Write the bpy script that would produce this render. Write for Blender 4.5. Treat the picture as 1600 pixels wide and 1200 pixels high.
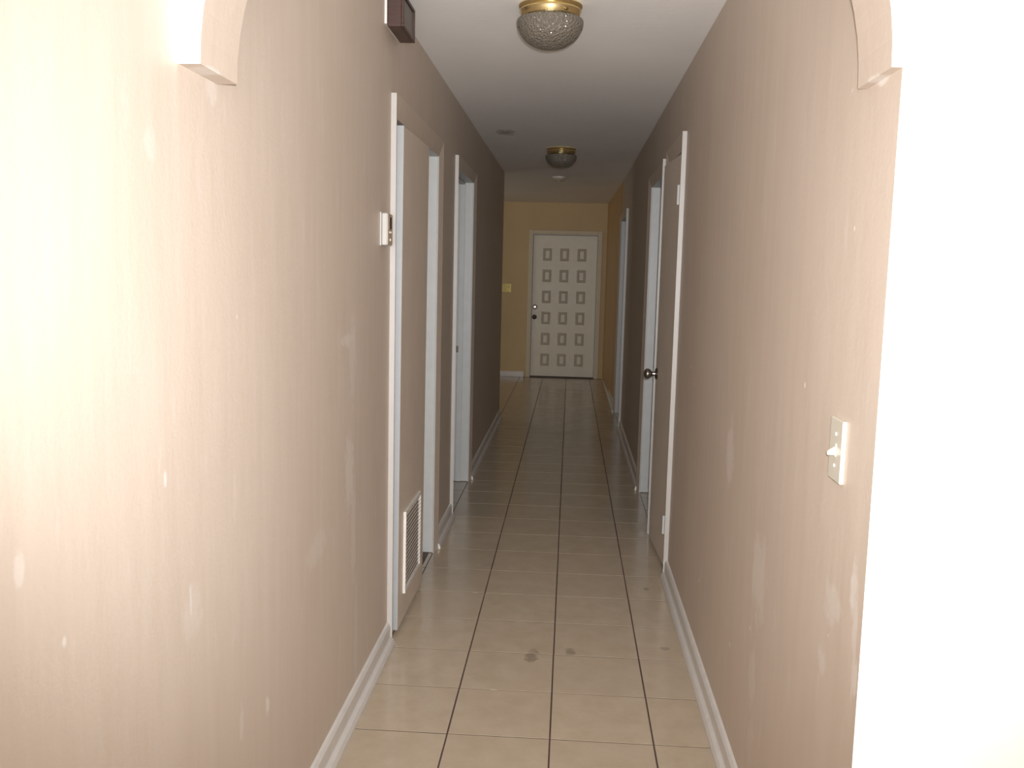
import bpy, bmesh, math, random
from mathutils import Vector, Matrix

for o in list(bpy.data.objects):
    bpy.data.objects.remove(o, do_unlink=True)
scene = bpy.context.scene
col = scene.collection
random.seed(7)
E_FLASH, SPOT, TILT, E_ENTRY, E_ROOM, EXPO = 425, 86, 6.5, 8.5, 95, 0.0

# ------------------------------------------------------------------ camera
# camera solved from the tile grid, wall lines and door verticals (metres)
CAM_H = 1.47
F_PX = 1444.3
RIGHT = Vector((0.99771192, 0.06312615, 0.02420784))
DOWN = Vector((0.03158774, -0.11866445, -0.99243184))
FWD = Vector((-0.05977579, 0.99092575, -0.12038695))
cam_data = bpy.data.cameras.new('camera')
cam_data.sensor_fit = 'HORIZONTAL'
cam_data.sensor_width = 36.0
cam_data.lens = F_PX / 1600.0 * 36.0
cam_data.clip_start = 0.02
cam = bpy.data.objects.new('camera', cam_data)
col.objects.link(cam)
UP, BACK = -DOWN, -FWD
cam.matrix_world = Matrix(((RIGHT.x, UP.x, BACK.x, 0.0),
                           (RIGHT.y, UP.y, BACK.y, 0.0),
                           (RIGHT.z, UP.z, BACK.z, CAM_H),
                           (0, 0, 0, 1)))
scene.camera = cam

# ------------------------------------------------------------------ light
world = bpy.data.worlds.new('world')
scene.world = world
world.use_nodes = True
world.node_tree.nodes['Background'].inputs[0].default_value = (0.75, 0.85, 1.0, 1)
world.node_tree.nodes['Background'].inputs[1].default_value = 0.15

# the photograph's own flash, just above and beside the lens
flash = bpy.data.lights.new('camera_flash', 'SPOT')
flash.energy = E_FLASH
flash.color = (0.965, 0.985, 1.0)
flash.spot_size = math.radians(SPOT)
flash.spot_blend = 1.0
flash.shadow_soft_size = 0.02
fo = bpy.data.objects.new('camera_flash', flash)
col.objects.link(fo)
fo.matrix_world = cam.matrix_world @ Matrix.Rotation(math.radians(TILT), 4, 'X')
fo.location = Vector((0, 0, CAM_H)) + RIGHT * 0.035 + UP * 0.05

# added unseen fill lamp brightening the foyer from the left; no window there
foyer_fill = bpy.data.lights.new('entry_fill', 'AREA')
foyer_fill.shape = 'RECTANGLE'
foyer_fill.size, foyer_fill.size_y = 1.1, 1.2
foyer_fill.energy = E_ENTRY
foyer_fill.color = (1.0, 0.93, 0.8)
do = bpy.data.objects.new('entry_fill', foyer_fill)
col.objects.link(do)
do.location = (-3.12, 11.2, 1.5)
do.rotation_euler = (0, math.radians(-90), 0)

# added fill lamp behind the viewer, evening out the flash; no window built
room = bpy.data.lights.new('front_room_fill', 'AREA')
room.shape = 'RECTANGLE'
room.size, room.size_y = 1.6, 1.4
room.energy = E_ROOM
room.color = (1.0, 0.985, 0.97)
ro = bpy.data.objects.new('front_room_fill', room)
col.objects.link(ro)
ro.location = (0.2, -2.55, 1.45)
ro.rotation_euler = (math.radians(90), 0, 0)

vs = scene.view_settings
vs.view_transform = 'Standard'
vs.look = 'None'
vs.gamma = 1.0
vs.use_curve_mapping = False
vs.exposure = EXPO

# ------------------------------------------------------------------ place
XL, XR, ZC = -0.678, 0.516, 2.435      # corridor walls, ceiling
WT = 0.12                               # wall thickness
YW = 1.555                              # white wall / arch front
YB = 13.0                               # entry wall
XF = 0.487                              # right wall beyond the last doorway
YC = 9.2                                # left corridor wall ends here


def ray(x, y):
    return RIGHT * ((x - 800) / F_PX) + DOWN * ((y - 600) / F_PX) + FWD


def on_x(x, y, X):
    d = ray(x, y)
    d = d * (X / d.x)
    return (d.y, d.z + CAM_H)


# ------------------------------------------------------------------ materials
class NT:
    def __init__(self, name):
        self.m = bpy.data.materials.new(name)
        self.m.use_nodes = True
        self.t = self.m.node_tree
        self.b = self.t.nodes['Principled BSDF']
        self.pos = None

    def n(self, kind, **kw):
        nd = self.t.nodes.new(kind)
        for k, v in kw.items():
            setattr(nd, k, v)
        return nd

    def l(self, a, b):
        self.t.links.new(a, b)

    def P(self):
        if self.pos is None:
            self.pos = self.n('ShaderNodeNewGeometry').outputs['Position']
        return self.pos

    def noise(self, scale, detail=4, stretch=(1, 1, 1), rough=0.55):
        mp = self.n('ShaderNodeMapping')
        mp.inputs['Scale'].default_value = stretch
        self.l(self.P(), mp.inputs['Vector'])
        nz = self.n('ShaderNodeTexNoise')
        nz.inputs['Scale'].default_value = scale
        nz.inputs['Detail'].default_value = detail
        nz.inputs['Roughness'].default_value = rough
        self.l(mp.outputs[0], nz.inputs['Vector'])
        return nz.outputs['Fac']

    def ramp(self, fac, a, b, lo=0.0, hi=1.0):
        mr = self.n('ShaderNodeMapRange')
        mr.inputs['From Min'].default_value = a
        mr.inputs['From Max'].default_value = b
        mr.inputs['To Min'].default_value = lo
        mr.inputs['To Max'].default_value = hi
        self.l(fac, mr.inputs['Value'])
        return mr.outputs[0]

    def math(self, op, a, b):
        nd = self.n('ShaderNodeMath', operation=op)
        for i, v in enumerate((a, b)):
            if isinstance(v, (int, float)):
                nd.inputs[i].default_value = v
            else:
                self.l(v, nd.inputs[i])
        return nd.outputs[0]

    def mix(self, fac, a, b):
        nd = self.n('ShaderNodeMix', data_type='RGBA')
        if isinstance(fac, (int, float)):
            nd.inputs[0].default_value = fac
        else:
            self.l(fac, nd.inputs[0])
        for i, v in ((6, a), (7, b)):
            if isinstance(v, tuple):
                nd.inputs[i].default_value = (*v, 1)
            else:
                self.l(v, nd.inputs[i])
        return nd.outputs[2]

    def bump(self, h, strength=0.1, dist=0.01):
        bp = self.n('ShaderNodeBump')
        bp.inputs['Strength'].default_value = strength
        bp.inputs['Distance'].default_value = dist
        self.l(h, bp.inputs['Height'])
        self.l(bp.outputs[0], self.b.inputs['Normal'])

    def color(self, c):
        if isinstance(c, tuple):
            self.b.inputs['Base Color'].default_value = (*c, 1)
        else:
            self.l(c, self.b.inputs['Base Color'])

    def spots(self, items, wob=0.35):
        """soft-edged blotches: items = (centre xyz, radius xyz, strength); the largest wins"""
        nz = self.noise(28, 3)
        acc = None
        for c, r, s in items:
            sub = self.n('ShaderNodeVectorMath', operation='SUBTRACT')
            self.l(self.P(), sub.inputs[0])
            sub.inputs[1].default_value = c
            mul = self.n('ShaderNodeVectorMath', operation='MULTIPLY')
            self.l(sub.outputs[0], mul.inputs[0])
            mul.inputs[1].default_value = [1 / v if v else 0 for v in r]
            ln = self.n('ShaderNodeVectorMath', operation='LENGTH')
            self.l(mul.outputs[0], ln.inputs[0])
            d = self.math('ADD', ln.outputs['Value'], self.ramp(nz, 0.3, 0.7, -wob, wob))
            v = self.ramp(d, 0.55, 1.0, s, 0.0)
            acc = v if acc is None else self.math('MAXIMUM', acc, v)
        return acc


def plain(name, c, rough=0.5, metal=0.0, var=0.08, scale=30, bump=0.0, spec=0.5):
    m = NT(name)
    nz = m.noise(scale, 4)
    c2 = tuple(v * (1 - var) for v in c)
    m.color(m.mix(m.ramp(nz, 0.3, 0.7), c, c2))
    m.b.inputs['Roughness'].default_value = rough
    m.b.inputs['Metallic'].default_value = metal
    m.b.inputs['Specular IOR Level'].default_value = spec
    if bump:
        m.bump(nz, bump, 0.004)
    return m.m


def wall_paint(name, base, dark, patch, spots=(), specks=True, rough=0.5):
    m = NT(name)
    big = m.noise(1.6, 3)
    streak = m.noise(3.0, 3, (1, 9.0, 0.7))
    c = m.mix(m.ramp(m.math('ADD', m.math('MULTIPLY', big, 0.5), m.math('MULTIPLY', streak, 0.5)), 0.36, 0.64), base, dark)
    # worn, lighter brush marks
    brush = m.noise(5.0, 5, (1, 3.2, 0.8), 0.7)
    c = m.mix(m.ramp(brush, 0.60, 0.78, 0.0, 0.45), c, patch)
    if spots:
        c = m.mix(m.spots(spots), c, patch)
    if specks:
        vo = m.n('ShaderNodeTexVoronoi')
        vo.inputs['Scale'].default_value = 7.0
        mp = m.n('ShaderNodeMapping')
        mp.inputs['Scale'].default_value = (1, 0.8, 0.55)
        m.l(m.P(), mp.inputs['Vector'])
        m.l(mp.outputs[0], vo.inputs['Vector'])
        gate = m.noise(3.1, 2)
        sp = m.ramp(vo.outputs['Distance'], 0.02, 0.034, 1.0, 0.0)
        sp = m.math('MULTIPLY', sp, m.ramp(gate, 0.5, 0.53))
        c = m.mix(sp, c, (0.86, 0.83, 0.78))
    m.color(c)
    m.b.inputs['Roughness'].default_value = rough
    m.b.inputs['Specular IOR Level'].default_value = 0.35
    fine = m.noise(90, 3)
    lump = m.noise(7, 3, (1, 1, 0.5))
    m.bump(m.math('ADD', m.math('MULTIPLY', fine, 0.25), lump), 0.12, 0.012)
    return m.m


def wspot(px, py, X, w, h, s):
    """a blotch seen at a pixel on a side wall; w, h its size in metres along and up the wall"""
    y, z = on_x(px, py, X)
    return ((X, y, z), (0, w / 2, h / 2), s)


left_spots = [wspot(546, 740, XL, .13, .30, .55), wspot(551, 560, XL, .10, .34, .3), wspot(543, 532, XL, .2, .05, .5),
              wspot(552, 830, XL, .08, .45, .35), wspot(556, 1000, XL, .07, .5, .3), wspot(418, 1102, XL, .03, .05, 1.0),
              wspot(258, 748, XL, .014, .03, 1.0), wspot(298, 940, XL, .015, .07, .8), wspot(100, 1002, XL, .016, .02, 1.0),
              wspot(495, 860, XL, .22, .10, .3), wspot(235, 225, XL, .05, .07, .25), wspot(330, 135, XL, .07, .08, .5),
              wspot(300, 960, XL, .1, .12, .3), wspot(378, 1130, XL, .03, .11, .45), wspot(30, 890, XL, .03, .06, .5)]
right_spots = [wspot(1141, 710, XR, .15, .26, .6), wspot(1186, 905, XR, .20, .26, .5), wspot(1334, 915, XR, .04, .12, .8),
               wspot(1300, 945, XR, .12, .09, .45), wspot(1336, 975, XR, .03, .14, .6), wspot(1284, 1035, XR, .07, .06, .45),
               wspot(1175, 1060, XR, .09, .24, .4), wspot(1140, 1007, XR, .03, .016, 1.0), wspot(1172, 981, XR, .02, .014, .9),
               wspot(1172, 1150, XR, .1, .16, .3), wspot(1336, 1065, XR, .02, .08, .7), wspot(1294, 993, XR, .016, .012, 1.0),
               wspot(1380, 126, XR, .08, .02, .8), wspot(1332, 142, XR, .014, .014, .9), wspot(1335, 1020, XR, .016, .2, .5)]
ceil_spots = [((-0.486, 6.6, ZC), (.075, .14, 0), .6)]

TAUPE, TAUPE_D, PATCH = (0.585, 0.49, 0.412), (0.55, 0.452, 0.372), (0.68, 0.615, 0.56)
M = {}
M['wall_left'] = wall_paint('taupe_paint_left', TAUPE, TAUPE_D, PATCH, left_spots)
M['wall_right'] = wall_paint('taupe_paint_right', TAUPE, TAUPE_D, PATCH, right_spots)
M['wall_plain'] = wall_paint('taupe_paint_plain', TAUPE, TAUPE_D, PATCH, (), False)
M['wall_entry'] = wall_paint('yellow_beige_paint', (0.58, 0.42, 0.22), (0.54, 0.39, 0.20), (0.62, 0.47, 0.28), (), False)
M['wall_entry_right'] = wall_paint('ochre_paint', (0.60, 0.40, 0.20), (0.54, 0.35, 0.17), (0.64, 0.46, 0.28), (), False)
M['casing'] = plain('pale_trim_paint', (0.47, 0.44, 0.41), 0.4, var=0.06, scale=14)
M['casing_face'] = plain('taupe_trim_paint', (0.60, 0.505, 0.42), 0.45, var=0.06, scale=14)
M['jamb'] = plain('white_jamb_paint', (0.54, 0.54, 0.53), 0.4, var=0.07, scale=18)
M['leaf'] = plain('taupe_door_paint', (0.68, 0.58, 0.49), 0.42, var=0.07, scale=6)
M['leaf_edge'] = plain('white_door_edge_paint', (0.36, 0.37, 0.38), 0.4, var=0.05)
M['base'] = plain('white_baseboard_paint', (0.70, 0.665, 0.63), 0.35, var=0.08, scale=20)
M['grille'] = plain('grille_enamel', (0.72, 0.68, 0.63), 0.4)
M['grille_slat'] = plain('grey_slat_enamel', (0.74, 0.68, 0.65), 0.4)
M['white_door'] = plain('off_white_door_paint', (0.72, 0.67, 0.54), 0.4, var=0.06, scale=8)
M['entry_trim'] = plain('beige_entry_trim', (0.60, 0.50, 0.34), 0.45, var=0.08)
M['moulding'] = plain('darker_moulding_paint', (0.54, 0.485, 0.39), 0.45, var=0.12)  # darker than the door leaf; on its mouldings and the entry jambs
M['brass'] = plain('polished_brass', (0.80, 0.66, 0.36), 0.22, 1.0, var=0.08)
M['old_brass'] = plain('tarnished_brass', (0.22, 0.165, 0.06), 0.35, 1.0, var=0.2)
M['pewter'] = plain('dark_pewter', (0.30, 0.27, 0.25), 0.25, 1.0, var=0.1)
M['dark_metal'] = plain('blackened_metal', (0.10, 0.085, 0.07), 0.4, 0.8)
M['ivory'] = plain('ivory_plastic', (0.63, 0.585, 0.49), 0.3, var=0.03)
M['white_plastic'] = plain('white_plastic', (0.74, 0.71, 0.67), 0.35, var=0.04)
M['aged_plastic'] = plain('aged_white_plastic', (0.47, 0.45, 0.42), 0.35, var=0.04)
M['tan_plastic'] = plain('tan_plastic', (0.52, 0.42, 0.32), 0.35, var=0.05)
M['lcd'] = plain('dark_display', (0.09, 0.055, 0.04), 0.2)
M['button'] = plain('pale_button_plastic', (0.72, 0.62, 0.5), 0.35)
M['wood_panel'] = plain('smoked_panel', (0.12, 0.10, 0.085), 0.35, var=0.2, scale=25)
M['threshold'] = plain('dark_threshold', (0.12, 0.09, 0.07), 0.6, var=0.3)
M['bulb'] = plain('frosted_bulb', (0.8, 0.78, 0.74), 0.4)

m = NT('dark_walnut')
g = m.noise(10, 5, (2, 1, 9))
m.color(m.mix(m.ramp(g, 0.3, 0.7), (0.07, 0.032, 0.025), (0.05, 0.027, 0.022)))
m.b.inputs['Roughness'].default_value = 0.4
M['walnut'] = m.m

m = NT('white_room_paint')
big = m.noise(2.2, 4)
m.color(m.mix(m.ramp(big, 0.35, 0.65), (0.84, 0.82, 0.79), (0.80, 0.775, 0.74)))
m.b.inputs['Roughness'].default_value = 0.5
lump = m.noise(9, 4)
m.bump(lump, 0.35, 0.02)
M['white_wall'] = m.m

m = NT('ceiling_paint')
big = m.noise(1.3, 5)
c = m.mix(m.ramp(big, 0.35, 0.68), (0.92, 0.905, 0.89), (0.88, 0.865, 0.85))
c = m.mix(m.spots(ceil_spots, 0.5), c, (0.25, 0.215, 0.18))
m.color(c)
m.b.inputs['Roughness'].default_value = 0.7
m.bump(m.noise(16, 5, (1, 2.2, 1)), 0.05, 0.02)
M['ceiling'] = m.m

m = NT('glazed_floor_tile')
info = m.n('ShaderNodeObjectInfo')
mott = m.noise(9, 6, (1, 1, 1), 0.65)
c = m.mix(m.ramp(mott, 0.3, 0.72), (0.53, 0.44, 0.335), (0.46, 0.37, 0.27))
c = m.mix(m.math('MULTIPLY', info.outputs['Random'], 0.35), c, (0.46, 0.375, 0.285))
c = m.mix(m.spots([((-0.106, 3.416, 0), (.032, .06, 0), .55), ((0.042, 3.477, 0), (.028, .035, 0), .5),
                   ((.42, 3.55, 0), (.02, .02, 0), .4), ((.40, 4.25, 0), (.016, .03, 0), .45)], 0.45), c, (0.17, 0.13, 0.09))
m.color(c)
m.b.inputs['Roughness'].default_value = 0.17
rr = m.noise(5, 4)
m.l(m.ramp(rr, 0.3, 0.7, 0.12, 0.26), m.b.inputs['Roughness'])
m.bump(m.noise(14, 3), 0.05, 0.004)
M['tile'] = m.m

m = NT('stained_grout')
gn = m.noise(6.0, 4)
c = m.mix(m.ramp(gn, 0.66, 0.71), (0.085, 0.05, 0.04), (0.62, 0.57, 0.5))
m.color(c)
m.b.inputs['Roughness'].default_value = 0.9
M['grout'] = m.m

m = NT('plain_tiled_floor')
br = m.n('ShaderNodeTexBrick')
br.offset = 0.0
br.inputs['Color1'].default_value = (0.56, 0.48, 0.39, 1)
br.inputs['Color2'].default_value = (0.52, 0.44, 0.355, 1)
br.inputs['Mortar'].default_value = (0.085, 0.05, 0.04, 1)
br.inputs['Scale'].default_value = 1.0
br.inputs['Mortar Size'].default_value = 0.004
br.inputs['Brick Width'].default_value = 0.3281
br.inputs['Row Height'].default_value = 0.3281
mp = m.n('ShaderNodeMapping')
mp.inputs['Location'].default_value = (0.18, -2.7831, 0)
m.l(m.P(), mp.inputs['Vector'])
m.l(mp.outputs[0], br.inputs['Vector'])
m.l(br.outputs['Color'], m.b.inputs['Base Color'])
m.b.inputs['Roughness'].default_value = 0.2
M['tile_far'] = m.m

# pressed-glass shade: hobnail dimples and fine flutes, half clear
m = NT('pressed_glass')
tc = m.n('ShaderNodeTexCoord')
vo = m.n('ShaderNodeTexVoronoi')
vo.inputs['Scale'].default_value = 115
m.l(tc.outputs['Object'], vo.inputs['Vector'])
m.bump(vo.outputs['Distance'], 0.9, 0.006)
m.color((0.26, 0.225, 0.18))
m.b.inputs['Roughness'].default_value = 0.07
m.b.inputs['IOR'].default_value = 1.5
m.b.inputs['Transmission Weight'].default_value = 0.45
M['glass'] = m.m


# ------------------------------------------------------------------ builders
def bx(bm, x0, x1, y0, y1, z0, z1, mi=0):
    vs_ = [bm.verts.new(p) for p in ((x0, y0, z0), (x1, y0, z0), (x1, y1, z0), (x0, y1, z0),
                                     (x0, y0, z1), (x1, y0, z1), (x1, y1, z1), (x0, y1, z1))]
    fs = []
    for f in ((3, 2, 1, 0), (4, 5, 6, 7), (0, 1, 5, 4), (1, 2, 6, 5), (2, 3, 7, 6), (3, 0, 4, 7)):
        fc = bm.faces.new([vs_[i] for i in f])
        fc.material_index = mi
        fs.append(fc)
    return fs            # bottom, top, -y, +x, +y, -x


def lathe(bm, prof, seg=32, axis='z', c=(0, 0, 0), close=True):
    """prof = (radius, height along the axis)"""
    rings = []
    for r, t in prof:
        ring = []
        for k in range(seg):
            a = 2 * math.pi * k / seg
            u, v = r * math.cos(a), r * math.sin(a)
            p = {'z': (u, v, t), 'x': (t, u, v), 'y': (u, t, v)}[axis]
            ring.append(bm.verts.new((p[0] + c[0], p[1] + c[1], p[2] + c[2])))
        rings.append(ring)
    for a, b in zip(rings, rings[1:]):
        for k in range(seg):
            bm.faces.new((a[k], a[(k + 1) % seg], b[(k + 1) % seg], b[k]))
    if close:
        bm.faces.new(rings[0][::-1])
        bm.faces.new(rings[-1])


def sweep(bm, prof, y0, y1, x, s):
    """extrude a (depth, z) profile along y against the wall plane x, s = direction into the corridor"""
    a = [bm.verts.new((x + s * d, y0, z)) for d, z in prof]
    b = [bm.verts.new((x + s * d, y1, z)) for d, z in prof]
    n = len(prof)
    for i in range(n):
        bm.faces.new((a[i], a[(i + 1) % n], b[(i + 1) % n], b[i]))
    bm.faces.new(a[::-1])
    bm.faces.new(b)


def obj(name, bm, mats, parent=None, bevel=0.0, smooth=False, seg=2):
    bmesh.ops.recalc_face_normals(bm, faces=bm.faces[:])
    me = bpy.data.meshes.new(name)
    bm.to_mesh(me)
    bm.free()
    if smooth:
        for p in me.polygons:
            p.use_smooth = True
    for mt in (mats if isinstance(mats, (list, tuple)) else [mats]):
        me.materials.append(M[mt])
    o = bpy.data.objects.new(name, me)
    col.objects.link(o)
    if parent:
        o.parent = parent
    if bevel:
        bv = o.modifiers.new('bevel', 'BEVEL')
        bv.width = bevel
        bv.segments = seg
        bv.limit_method = 'ANGLE'
    if smooth:
        es = o.modifiers.new('split', 'EDGE_SPLIT')
        es.split_angle = math.radians(40)
    return o


def box(name, x0, x1, y0, y1, z0, z1, mat, parent=None, bevel=0.0):
    bm = bmesh.new()
    bx(bm, x0, x1, y0, y1, z0, z1)
    return obj(name, bm, mat, parent, bevel)


def tag(o, label, cat, kind=None, group=None):
    o['label'] = label
    o['category'] = cat
    if kind:
        o['kind'] = kind
    if group:
        o['group'] = group
    return o


def thing(name, label, cat, loc=(0, 0, 0), kind=None, group=None):
    o = bpy.data.objects.new(name, None)
    o.empty_display_size = 0.1
    o.location = loc
    col.objects.link(o)
    return tag(o, label, cat, kind, group)


def struct(o, label, cat):
    return tag(o, label, cat, 'structure')


# ------------------------------------------------------------------ floor
TW, XB, Y0 = 0.3281, -0.0202, 2.7831
GAP = 0.0055
bm = bmesh.new()
bx(bm, XL, XR, 1.40, 9.20, -0.12, -0.0012)
bx(bm, -3.2, XR, 9.20, YB + 0.1, -0.12, -0.0012)
floor = struct(obj('floor', bm, 'grout'), 'corridor floor of beige glazed square tiles with brown grout lines', 'floor')


def tile_mesh(wx, wy):
    bm_ = bmesh.new()
    g_ = GAP / 2
    c = 0.0003
    lo = [(g_, g_), (wx - g_, g_), (wx - g_, wy - g_), (g_, wy - g_)]
    hi = [(g_ + c, g_ + c), (wx - g_ - c, g_ + c), (wx - g_ - c, wy - g_ - c), (g_ + c, wy - g_ - c)]
    a = [bm_.verts.new((x, y, -0.0011)) for x, y in lo]
    b = [bm_.verts.new((x, y, -c)) for x, y in lo]
    d = [bm_.verts.new((x, y, 0)) for x, y in hi]
    for r0, r1 in ((a, b), (b, d)):
        for i in range(4):
            bm_.faces.new((r0[i], r0[(i + 1) % 4], r1[(i + 1) % 4], r1[i]))
    bm_.faces.new(d)
    me = bpy.data.meshes.new('tile')
    bm_.to_mesh(me)
    bm_.free()
    me.materials.append(M['tile'])
    return me


t_full = tile_mesh(TW, TW)
t_cut = tile_mesh(XR - (XB + TW), TW)
t_last_h = YB - (Y0 + 31 * TW)


def add_tile(me, x, y):
    o = bpy.data.objects.new('tile', me)
    o.location = (x, y, random.uniform(-0.0003, 0.0003))
    o.rotation_euler = (random.uniform(-.0008, .0008), random.uniform(-.0008, .0008), random.uniform(-.002, .002))
    o.parent = floor
    col.objects.link(o)


for i in range(-4, 31):
    y = Y0 + i * TW
    for k in (-2, -1, 0):
        add_tile(t_full, XB + k * TW, y)
    add_tile(t_cut, XB + TW, y)
    if y > YC + 0.02:
        for k in (-3, -4, -5):
            add_tile(t_full, XB + k * TW, y)

struct(box('floor_front_room', -0.838, 3.2, -2.6, 1.40, -0.12, 0, 'tile_far'), 'tiled floor of the room in front of the arch', 'floor')
struct(box('floor_left_rooms', -3.2, XL, 1.40, 9.2, -0.12, 0, 'tile_far'), 'tiled floor of the rooms off the left side of the corridor', 'floor')
struct(box('floor_right_rooms', XR, 3.2, 1.40, YB + .1, -0.12, 0, 'tile_far'), 'tiled floor of the rooms off the right side of the corridor', 'floor')

# ------------------------------------------------------------------ ceiling and walls
struct(box('ceiling', -3.3, 3.3, -2.7, YB + 0.1, ZC, ZC + 0.1, 'ceiling'), 'off-white painted ceiling with faint stains above the corridor', 'ceiling')

D1 = (3.54, 4.66, 2.03)     # left closet
D2 = (5.43, 6.33, 2.06)     # left doorway
D3 = (4.50, 5.08, 2.06)     # right door with the dark knob
D4 = (5.27, 6.20, 2.04)     # right open doorway
D5 = (8.80, 9.80, 2.02)     # last right doorway
JT = 0.018                  # jamb board thickness


def wall_run(name, x0, x1, y0, y1, doors, mat, label):
    bm_ = bmesh.new()
    y = y0
    for a, b, z in doors:
        bx(bm_, x0, x1, y, a - JT, 0, ZC)
        bx(bm_, x0, x1, a - JT, b + JT, z + JT, ZC)
        y = b + JT
    if y1 - y > .001:
        bx(bm_, x0, x1, y, y1, 0, ZC)
    return struct(obj(name, bm_, mat), label, 'wall')


wall_run('wall_left', XL - WT, XL, -2.6, YC, [D1, D2], 'wall_left', 'scuffed taupe corridor wall carrying the thermostat')
wall_run('wall_right', XR, XR + WT, YW + WT, D5[1] + JT, [D3, D4, D5], 'wall_right', 'scuffed taupe corridor wall carrying the ivory light switch')
bm = bmesh.new()
ya = D5[1] + JT
v = [bm.verts.new(p) for z in (0, ZC) for p in ((XR, ya, z), (XR + WT, ya, z), (XR + WT, YB, z), (XF - .003, YB, z))]
for f in ((3, 2, 1, 0), (4, 5, 6, 7), (0, 1, 5, 4), (1, 2, 6, 5), (2, 3, 7, 6), (3, 0, 4, 7)):
    bm.faces.new([v[k] for k in f])
struct(obj('wall_right_entry', bm, 'wall_entry_right'), 'ochre side wall beside the patterned entry door', 'wall')

# white wall facing the room, its end face turned into the corridor
bm = bmesh.new()
fs = bx(bm, XR, 3.2, YW, YW + WT, 0, ZC)
fs[5].material_index = 1
struct(obj('wall_front', bm, ['white_wall', 'wall_right']), 'bright white wall ending at the corridor corner', 'wall')

# entry wall with the door opening
DX0, DX1, DZ = -0.535, 0.360, 1.995
bm = bmesh.new()
bx(bm, -3.2, DX0 - 0.02, YB, YB + WT, 0, ZC)
bx(bm, DX1 + 0.02, XF + 0.1, YB, YB + WT, 0, ZC)
bx(bm, DX0 - 0.02, DX1 + 0.02, YB, YB + WT, DZ + 0.02, ZC)
struct(obj('wall_back', bm, 'wall_entry'), 'yellowish beige end wall around the patterned entry door', 'wall')

# surrounding shell: what a step to the side, or bounced light, would meet
struct(box('wall_room_back', -0.798, 3.2, -2.7, -2.6, 0, ZC, 'white_wall'), 'white wall of the front room behind the viewer', 'wall')
struct(box('wall_outer_right', 3.2, 3.3, -2.7, YB + .1, 0, ZC, 'white_wall'), 'white outer wall on the right of the front room', 'wall')
struct(box('wall_outer_left', -3.3, -3.2, 3.2, YB + .1, 0, ZC, 'wall_entry'), 'beige outer wall on the left of the entry', 'wall')
struct(box('wall_closet_back', -1.55, -1.50, 3.35, 4.86, 0, ZC, 'wall_plain'), 'back wall of the closet behind the vented door', 'wall')
struct(box('wall_closet_side', -1.50, XL - WT, 3.35, 3.41, 0, ZC, 'wall_plain'), 'side wall of the closet behind the vented door', 'wall')
struct(box('wall_left_partition', -3.2, XL - WT, 4.86, 4.94, 0, ZC, 'wall_plain'), 'partition between closet and left bedroom', 'wall')
struct(box('wall_left_room_end', -3.2, XL - WT, YC - WT, YC, 0, ZC, 'wall_entry'), 'wall between the left bedroom and the entry', 'wall')
struct(box('wall_right_partition', XR + WT, 3.2, 5.12, 5.20, 0, ZC, 'white_wall'), 'partition beside the first right doorway', 'wall')
struct(box('wall_right_mid_partition', XR + WT, 3.2, 7.6, 7.7, 0, ZC, 'white_wall'), 'partition between the two rooms on the right', 'wall')

# ------------------------------------------------------------------ arch between room and corridor
def arch():
    bm_ = bmesh.new()
    xi0, xi1, zs = -0.639, 0.499, 1.808
    cx, r = (xi0 + xi1) / 2, (xi1 - xi0) / 2
    pts = [(XL, zs), (xi0, zs)]
    n = 40
    for k in range(1, n):
        a = math.pi - math.pi * k / n
        pts.append((cx + r * math.cos(a), zs + r * math.sin(a)))
    pts += [(xi1, zs), (XR, zs)]

    def yf(x):
        return YW + (XR - x) / (XR - XL) * 0.032
    F_ = [bm_.verts.new((x, yf(x), z)) for x, z in pts]
    B_ = [bm_.verts.new((x, yf(x) + 0.175, z)) for x, z in pts]
    FT = [bm_.verts.new((x, yf(x), ZC)) for x, z in pts]
    BT = [bm_.verts.new((x, yf(x) + 0.175, ZC)) for x, z in pts]
    for i in range(len(pts) - 1):
        bm_.faces.new((F_[i], F_[i + 1], FT[i + 1], FT[i])).material_index = 0 if i < len(pts) else 1
        for a, b, c, d in ((B_[i], B_[i + 1], F_[i + 1], F_[i]), (BT[i], BT[i + 1], B_[i + 1], B_[i]),
                           (FT[i], FT[i + 1], BT[i + 1], BT[i])):
            bm_.faces.new((a, b, c, d)).material_index = 1
    for i in (0, -1):
        bm_.faces.new((F_[i], FT[i], BT[i], B_[i])).material_index = 1
    return obj('wall_arch', bm_, ['white_wall', 'wall_right'])


struct(arch(), 'rounded arch with white front and taupe underside over the corridor mouth', 'arch')

# ------------------------------------------------------------------ baseboards
BBP = [(0, 0), (.032, 0), (.032, .010), (.026, .024), (.016, .032), (.014, .036), (.014, .078), (.008, .088), (0, .092)]


def baseboard(name, runs, label):
    r = None
    bm_ = bmesh.new()
    for y0, y1, x, s in runs:
        sweep(bm_, BBP, y0, y1, x, s)
    return struct(obj(name, bm_, 'base'), label, 'baseboard')


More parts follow.
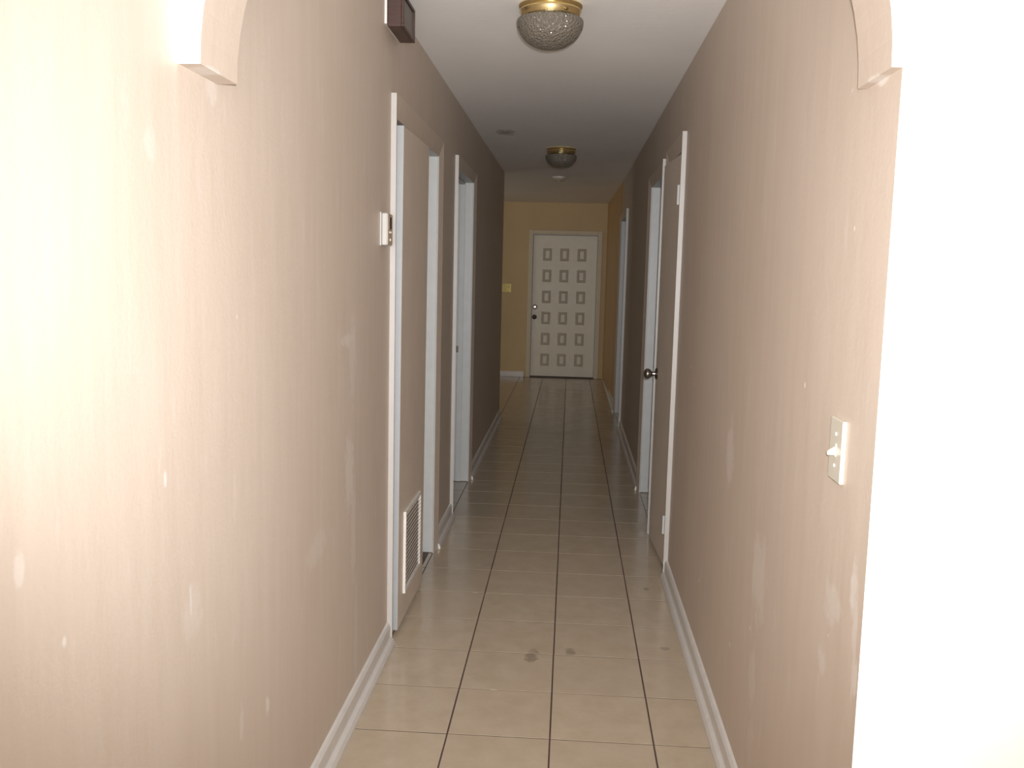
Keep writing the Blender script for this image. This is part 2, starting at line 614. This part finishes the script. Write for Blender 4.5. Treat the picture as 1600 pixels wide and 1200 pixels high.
baseboard('baseboard_left', [(-2.6, 3.459, XL, 1)], 'white stepped baseboard running up to the vented closet door')
baseboard('baseboard_left_mid', [(4.742, 5.359, XL, 1)], 'short white baseboard between the closet and the left doorway')
baseboard('baseboard_left_far', [(6.402, YC, XL, 1)], 'white baseboard beyond the left doorway')
baseboard('baseboard_right', [(YW + .002, 4.419, XR, -1)], 'white stepped baseboard under the ivory light switch')
baseboard('baseboard_right_far', [(6.272, 8.728, XR, -1)], 'white baseboard between the two right doorways')
baseboard('baseboard_right_entry', [(9.872, YB, XR, -1)], 'baseboard along the ochre entry wall')
bm = bmesh.new()
bx(bm, -3.2, -0.625, YB - 0.014, YB, 0, 0.075)
bx(bm, -3.2, -0.625, YB - 0.03, YB - 0.014, 0, 0.022)
struct(obj('baseboard_back', bm, 'base'), 'pale baseboard left of the patterned entry door', 'baseboard')


# ------------------------------------------------------------------ doorways
def frame(name, label, xw, s, y0, y1, zt, cw, ct, cwh=None, near_ct=None, stop=True, depth=WT, legs=(1, 1), mat='casing'):
    """door opening in a side wall: xw wall plane, s into the corridor; casing legs and head, jamb boards, stops"""
    t = thing(name, label, 'door', (xw, y0, 0), 'structure')
    cwh = cwh or cw
    nct = near_ct or ct

    def X(a, b):
        return (xw + s * a - xw, xw + s * b - xw) if s > 0 else (s * b, s * a)

    def lb(nm, a, b, ya, yb, za, zb, mt, bev=0.0):
        x0, x1 = X(a, b)
        return box(nm, min(x0, x1), max(x0, x1), ya - y0, yb - y0, za, zb, mt, t, bev)

    def casing(sec, lo, hi, axis):
        # tapered, mitred trim: sec = (across, thickness) round the section, lo / hi = where each corner starts and ends
        bm_ = bmesh.new()
        if axis == 'z':
            ring = [[bm_.verts.new((s * d, u - y0, v)) for (u, d), v in zip(sec, e)] for e in (lo, hi)]
        else:
            ring = [[bm_.verts.new((s * d, v - y0, u)) for (u, d), v in zip(sec, e)] for e in (lo, hi)]
        n = len(sec)
        for i in range(n):
            f = bm_.faces.new((ring[0][i], ring[0][(i + 1) % n], ring[1][(i + 1) % n], ring[1][i]))
            f.material_index = 1 if i == 2 else 0
        bm_.faces.new(ring[0][::-1])
        bm_.faces.new(ring[1])
        obj('casing', bm_, [mat, 'casing_face'], t)
    thin, top = .007, zt + cwh
    up = (zt, top, top, zt)
    casing([(y0, 0), (y0 - cw, 0), (y0 - cw, nct), (y0, thin)], (0, 0, 0, 0), up, 'z')
    casing([(y1, 0), (y1 + cw, 0), (y1 + cw, ct), (y1, thin)], (0, 0, 0, 0), up, 'z')
    casing([(zt, 0), (top, 0), (top, ct), (zt, thin)], (y0, y0 - cw, y0 - cw, y0), (y1, y1 + cw, y1 + cw, y1), 'y')
    lb('jamb', -depth - .005, 0, y0 - JT, y0, 0, zt, 'jamb', .002)
    lb('jamb', -depth - .005, 0, y1, y1 + JT, 0.004, zt, 'jamb', .002)
    lb('jamb', -depth - .005, 0, y0 - JT, y1 + JT, zt, zt + JT, 'jamb', .002)
    if stop:
        lb('door_stop', -.088, -.05, y1 - .012, y1, 0.004, zt - .012, 'jamb', .002)
        lb('door_stop', -.088, -.05, y0, y0 + .012, 0.004, zt - .012, 'jamb', .002)
        lb('door_stop', -.088, -.05, y0, y1, zt - .012, zt, 'jamb', .002)
    return t, lb


# left closet door with the vent grille
d1, lb = frame('door_1', 'taupe closet door with a low vent grille, its white edge standing out of the casing',
               XL, 1, *D1, .08, .02, .082, stop=False)
lb('door_stop', -.12, -.052, D1[1] - .03, D1[1], .03, D1[2], 'leaf', .002)
lb('threshold', -.045, -.018, D1[0] + .02, D1[1] - .001, .0, .005, 'threshold')
bm = bmesh.new()
fs = bx(bm, 0, .035, 0, .61, 0, 1.985)
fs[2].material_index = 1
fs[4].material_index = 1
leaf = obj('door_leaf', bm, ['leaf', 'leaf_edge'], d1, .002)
leaf.location = (-.010, .006, .024)
leaf.rotation_euler = (0, math.radians(0.2), math.radians(-0.3))
grille = thing('vent_grille', '', '', (.0255, .115, .14))
for k in ('label', 'category'):
    del grille[k]
grille.parent = d1
grille.rotation_euler = (0, math.radians(0.2), math.radians(-0.3))
GW, GH = .375, .345
bm = bmesh.new()
bx(bm, 0, .011, 0, .013, 0, GH)
bx(bm, 0, .011, GW - .013, GW, 0, GH)
bx(bm, 0, .011, .013, GW - .013, GH - .013, GH)
bx(bm, 0, .011, .013, GW - .013, 0, .013)
obj('grille_frame', bm, ['grille'], grille, .001)
box('grille_backing', -.001, .001, .013, GW - .013, .013, GH - .013, 'tan_plastic', grille)
bm = bmesh.new()
bx(bm, -.001, .001, .013, GW - .013, -.009, .009)
sl = obj('slat', bm, 'grille_slat', grille)
sl.rotation_euler = (0, math.radians(28), 0)
sl.location = (.0065, 0, .024)
for k in range(1, 18):
    o = sl.copy()
    col.objects.link(o)
    o.location = (.0065, 0, .024 + k * .0175)

# left open doorway
d2, lb = frame('door_2', 'open left doorway with white jamb and a small dark strike plate', XL, 1, *D2, .07, .02, .065)
lb('strike_plate', -.094, -.080, D2[1] - .0135, D2[1] - .0115, .91, .955, 'dark_metal')

# right door with the dark knob, a touch ajar
d3, lb = frame('door_3', 'taupe right-hand door with dark round knob and white hinges', XR, -1, *D3, .08, .021, .075)
lb('threshold', -.12, .005, D3[0], D3[1], 0, .006, 'threshold')
lf = bpy.data.objects.new('leaf_pivot', None)
bm = bmesh.new()
fs = bx(bm, -.035, 0, 0, .573, 0, 2.03)
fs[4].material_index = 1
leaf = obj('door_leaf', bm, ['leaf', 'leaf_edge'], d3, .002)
leaf.location = (.030, .004, .02)
leaf.rotation_euler = (0, 0, math.radians(2.9))
bpy.data.objects.remove(lf)
for z in (1.806, .199):
    bm = bmesh.new()
    lathe(bm, [(.0, 0), (.007, 0), (.007, .092), (.0, .092)], 12, 'z', close=False)
    bx(bm, -.0025, .0, .004, .03, .002, .09)
    h_ = obj('hinge', bm, 'jamb', d3)
    h_.location = (-.0185, .006, z)
kn = bmesh.new()
prof = [(0, 0), (.032, 0), (.033, -.004), (.026, -.009), (.012, -.012), (.010, -.026), (.014, -.031), (.022, -.037),
        (.0265, -.047), (.027, -.055), (.024, -.063), (.016, -.069), (.006, -.071), (0, -.0712)]
lathe(kn, prof, 28, 'x', close=False)
k_ = obj('door_knob', kn, 'pewter', leaf, smooth=True)
k_.location = (-.035, .530, .92)

# right open doorway and the last one
d4, lb = frame('door_4', 'open right doorway with pale jamb just past the knobbed door', XR, -1, *D4, .075, .022, .062, near_ct=.034)
d5, lb = frame('door_5', 'last right doorway, narrow pale jamb beside the ochre wall', XR, -1, *D5, .07, .022, .06)
# ------------------------------------------------------------------ entry door
d6 = thing('door_6', 'off-white entry door with three columns of small rectangular mouldings', 'door', (DX0, YB, 0), 'structure')
W = DX1 - DX0
CW = .062
box('casing', -CW, 0.0, -.022, 0, 0, DZ + CW, 'entry_trim', d6, .004)
box('casing', W, W + CW, -.022, 0, 0, DZ + CW, 'entry_trim', d6, .004)
box('casing', 0, W, -.021, 0, DZ, DZ + CW, 'entry_trim', d6, .004)
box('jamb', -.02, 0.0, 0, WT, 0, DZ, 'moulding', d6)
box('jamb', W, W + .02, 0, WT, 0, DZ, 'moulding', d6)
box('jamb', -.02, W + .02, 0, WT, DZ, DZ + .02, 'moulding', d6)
box('threshold', 0, W, .0, WT, 0, .012, 'threshold', d6)
leaf = box('door_leaf', .006, W - .006, .012, .055, .018, DZ - .008, 'white_door', d6, .002)
# picture-frame mouldings with a raised centre
def moulding_mesh(w, h, b):
    bm_ = bmesh.new()
    loops = []
    for ins, dep in ((0, 0), (.004, -.009), (b * .5, -.012), (b - .004, -.009), (b, 0)):
        loops.append([bm_.verts.new((sx * (w / 2 - ins), dep, sz * (h / 2 - ins))) for sx, sz in ((-1, -1), (1, -1), (1, 1), (-1, 1))])
    for a, c in zip(loops, loops[1:]):
        for i in range(4):
            bm_.faces.new((a[i], a[(i + 1) % 4], c[(i + 1) % 4], c[i]))
    return bm_


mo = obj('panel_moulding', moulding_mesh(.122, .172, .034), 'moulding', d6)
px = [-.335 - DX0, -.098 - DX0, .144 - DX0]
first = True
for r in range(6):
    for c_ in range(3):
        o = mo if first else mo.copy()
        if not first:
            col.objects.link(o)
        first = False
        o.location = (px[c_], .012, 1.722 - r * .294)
bm = bmesh.new()
lathe(bm, [(0, 0), (.033, 0), (.033, -.006), (.024, -.014), (.020, -.016), (.018, -.013), (0, -.013)], 24, 'y', close=False)
db = obj('deadbolt', bm, 'pewter', d6, smooth=True)
db.location = (.046, .012, .99)
bm = bmesh.new()
lathe(bm, [(0, 0), (.034, 0), (.034, -.005), (.013, -.010), (.012, -.03), (.022, -.038), (.027, -.05), (.024, -.062), (.010, -.069), (0, -.07)], 24, 'y', close=False)
kb = obj('door_knob', bm, 'dark_metal', d6, smooth=True)
kb.location = (.042, .012, .85)

# ------------------------------------------------------------------ ceiling lights
def ceiling_light(loc, label):
    t = thing('ceiling_light', label, 'ceiling light', loc, None, 'flush ceiling lights along the corridor')
    bm_ = bmesh.new()
    lathe(bm_, [(0, 0), (.114, 0), (.117, -.006), (.114, -.012), (.109, -.015), (.111, -.019), (.113, -.024), (.110, -.031), (.106, -.045), (.100, -.052), (.098, -.050), (.094, -.012), (0, -.010)], 64, 'z', close=False)
    obj('brass_pan', bm_, 'brass', t, smooth=True)
    bm_ = bmesh.new()
    prof = [(.099, -.048), (.108, -.051)]
    for k in range(0, 17):
        a = math.radians(12) - math.radians(102) * k / 16
        prof.append((.121 * math.cos(a) if k < 16 else .0005, -.063 + (.094 if a < 0 else .05) * math.sin(a)))
    # fluted shoulder, pressed into the glass
    seg, rings = 96, []
    for j, (r, z) in enumerate(prof):
        ring = []
        for k in range(seg):
            a = 2 * math.pi * k / seg
            rr = r * (1 + (0.007 if j < 7 else 0.002) * (1 if k % 2 else -1))
            ring.append(bm_.verts.new((rr * math.cos(a), rr * math.sin(a), z)))
        rings.append(ring)
    for a, b in zip(rings, rings[1:]):
        for k in range(seg):
            bm_.faces.new((a[k], a[(k + 1) % seg], b[(k + 1) % seg], b[k]))
    sh = obj('glass_shade', bm_, 'glass', t)
    for p in sh.data.polygons:
        p.use_smooth = True
    so = sh.modifiers.new('solid', 'SOLIDIFY')
    so.thickness = .004
    so.offset = -1
    bm_ = bmesh.new()
    lathe(bm_, [(0, -.012), (.013, -.012), (.013, -.03), (.020, -.042), (.028, -.06), (.029, -.075), (.024, -.09), (.012, -.1), (0, -.102)], 20, 'z', close=False)
    obj('bulb', bm_, 'bulb', t, smooth=True)
    for a in (-58, 65, 150):
        bm_ = bmesh.new()
        lathe(bm_, [(0, .105), (.003, .105), (.003, .112), (.0055, .112), (.0055, .117), (0, .117)], 10, 'x', close=False)
        s_ = obj('thumb_screw', bm_, 'old_brass', t)
        s_.location = (0, 0, -.038)
        s_.rotation_euler = (0, 0, math.radians(a))
    return t


ceiling_light((-.104, 3.5, ZC), 'brass and pressed-glass flush ceiling light between arch and closet door')
ceiling_light((-.104, 7.4, ZC), 'brass and dark-looking glass flush ceiling light beside the smoke detector')

# smoke detector
t = thing('smoke_detector', 'small round white smoke detector on the ceiling near the entry', 'smoke detector', (-.152, 9.55, ZC))
bm = bmesh.new()
lathe(bm, [(0, 0), (.070, 0), (.070, -.010), (.066, -.014), (0, -.014)], 32, 'z', close=False)
obj('base_ring', bm, 'white_plastic', t, smooth=True)
bm = bmesh.new()
lathe(bm, [(0, -.014), (.060, -.014), (.062, -.024), (.056, -.034), (.03, -.039), (0, -.040)], 32, 'z', close=False)
obj('cover', bm, 'tan_plastic', t, smooth=True)
bm = bmesh.new()
lathe(bm, [(0, -.039), (.012, -.039), (.011, -.043), (0, -.044)], 16, 'z', close=False)
obj('test_button', bm, 'white_plastic', t, smooth=True)

# ------------------------------------------------------------------ things on the walls
# door chime
t = thing('door_chime', 'dark brown wooden chime box high on the wall near the ceiling', 'door chime', (XL, 3.33, 2.314))
box('back_plate', 0, .008, -.003, .245, .008, .112, 'white_plastic', t)
box('housing', .008, .058, 0, .242, 0, .118, 'walnut', t, .004)
bm = bmesh.new()
bx(bm, .058, .066, 0, .242, 0, .012)
bx(bm, .058, .066, 0, .242, .106, .118)
bx(bm, .058, .066, 0, .022, .012, .106)
bx(bm, .058, .066, .220, .242, .012, .106)
obj('bezel', bm, 'walnut', t, .002)
box('front_panel', .056, .061, .024, .218, .014, .104, 'wood_panel', t, .001)

# thermostat
t = thing('thermostat', 'small white thermostat with dark display beside the closet casing', 'thermostat', (XL, 3.272, 1.553))
box('wall_plate', 0, .006, -.005, .096, -.002, .116, 'aged_plastic', t, .002)
box('body', .006, .026, 0, .092, 0, .113, 'aged_plastic', t, .004)
box('front_cover', .0255, .028, .004, .088, .003, .110, 'tan_plastic', t, .001)
box('display', .0278, .029, .026, .068, .058, .100, 'lcd', t)
for y in (.030, .054):
    box('button', .0278, .0305, y, y + .013, .043, .050, 'button', t, .001)
box('slide_switch', .0278, .0315, .040, .049, .016, .024, 'button', t, .001)

# light switch on the right wall
t = thing('light_switch', 'ivory toggle light switch on the right wall near the white corner', 'light switch', (XR, 1.712, 1.093))
bm = bmesh.new()
bx(bm, -.0085, 0, 0, .078, 0, .118)
obj('switch_plate', bm, 'ivory', t, .002)
box('toggle_bezel', -.010, -.0085, .033, .045, .047, .071, 'ivory', t)
bm = bmesh.new()
v = [bm.verts.new(p) for p in ((-.009, .035, .049), (-.009, .043, .049), (-.009, .043, .066), (-.009, .035, .066),
                               (-.023, .0365, .049), (-.023, .0415, .049), (-.023, .0415, .056), (-.023, .0365, .056))]
for f in ((0, 1, 2, 3), (7, 6, 5, 4), (0, 4, 5, 1), (1, 5, 6, 2), (2, 6, 7, 3), (3, 7, 4, 0)):
    bm.faces.new([v[i] for i in f])
obj('toggle', bm, 'ivory', t, .001)
for z in (.029, .089):
    bm = bmesh.new()
    lathe(bm, [(0, -.0085), (.0035, -.0085), (.003, -.0102), (0, -.0104)], 12, 'x', close=False)
    s_ = obj('screw', bm, 'white_plastic', t)
    s_.location = (0, .039, z)

# brass switch plate by the entry door
t = thing('light_switch', 'brass double switch plate on the beige wall by the entry door', 'light switch', (-.968, YB, 1.183))
box('switch_plate', 0, .145, -.006, 0, 0, .125, 'old_brass', t, .002)
for x in (.045, .100):
    bm = bmesh.new()
    bx(bm, x - .005, x + .005, -.018, -.006, .055, .072)
    obj('toggle', bm, 'ivory', t, .002)
    for z in (.03, .095):
        bm = bmesh.new()
        lathe(bm, [(0, -.006), (.004, -.006), (.003, -.009), (0, -.0095)], 10, 'y', close=False)
        s_ = obj('screw', bm, 'brass', t)
        s_.location = (x, 0, z)

# painted-over peg in the white wall
bm = bmesh.new()
lathe(bm, [(0, 0), (.0055, 0), (.006, -.006), (.0045, -.011), (0, -.012)], 14, 'y', close=False)
pg = obj('wall_peg', bm, 'white_wall', smooth=True)
pg.location = (.737, YW, 1.125)
pg.scale = (1, 1, 1.5)
tag(pg, 'tiny painted-over peg in the bright white wall', 'wall peg')
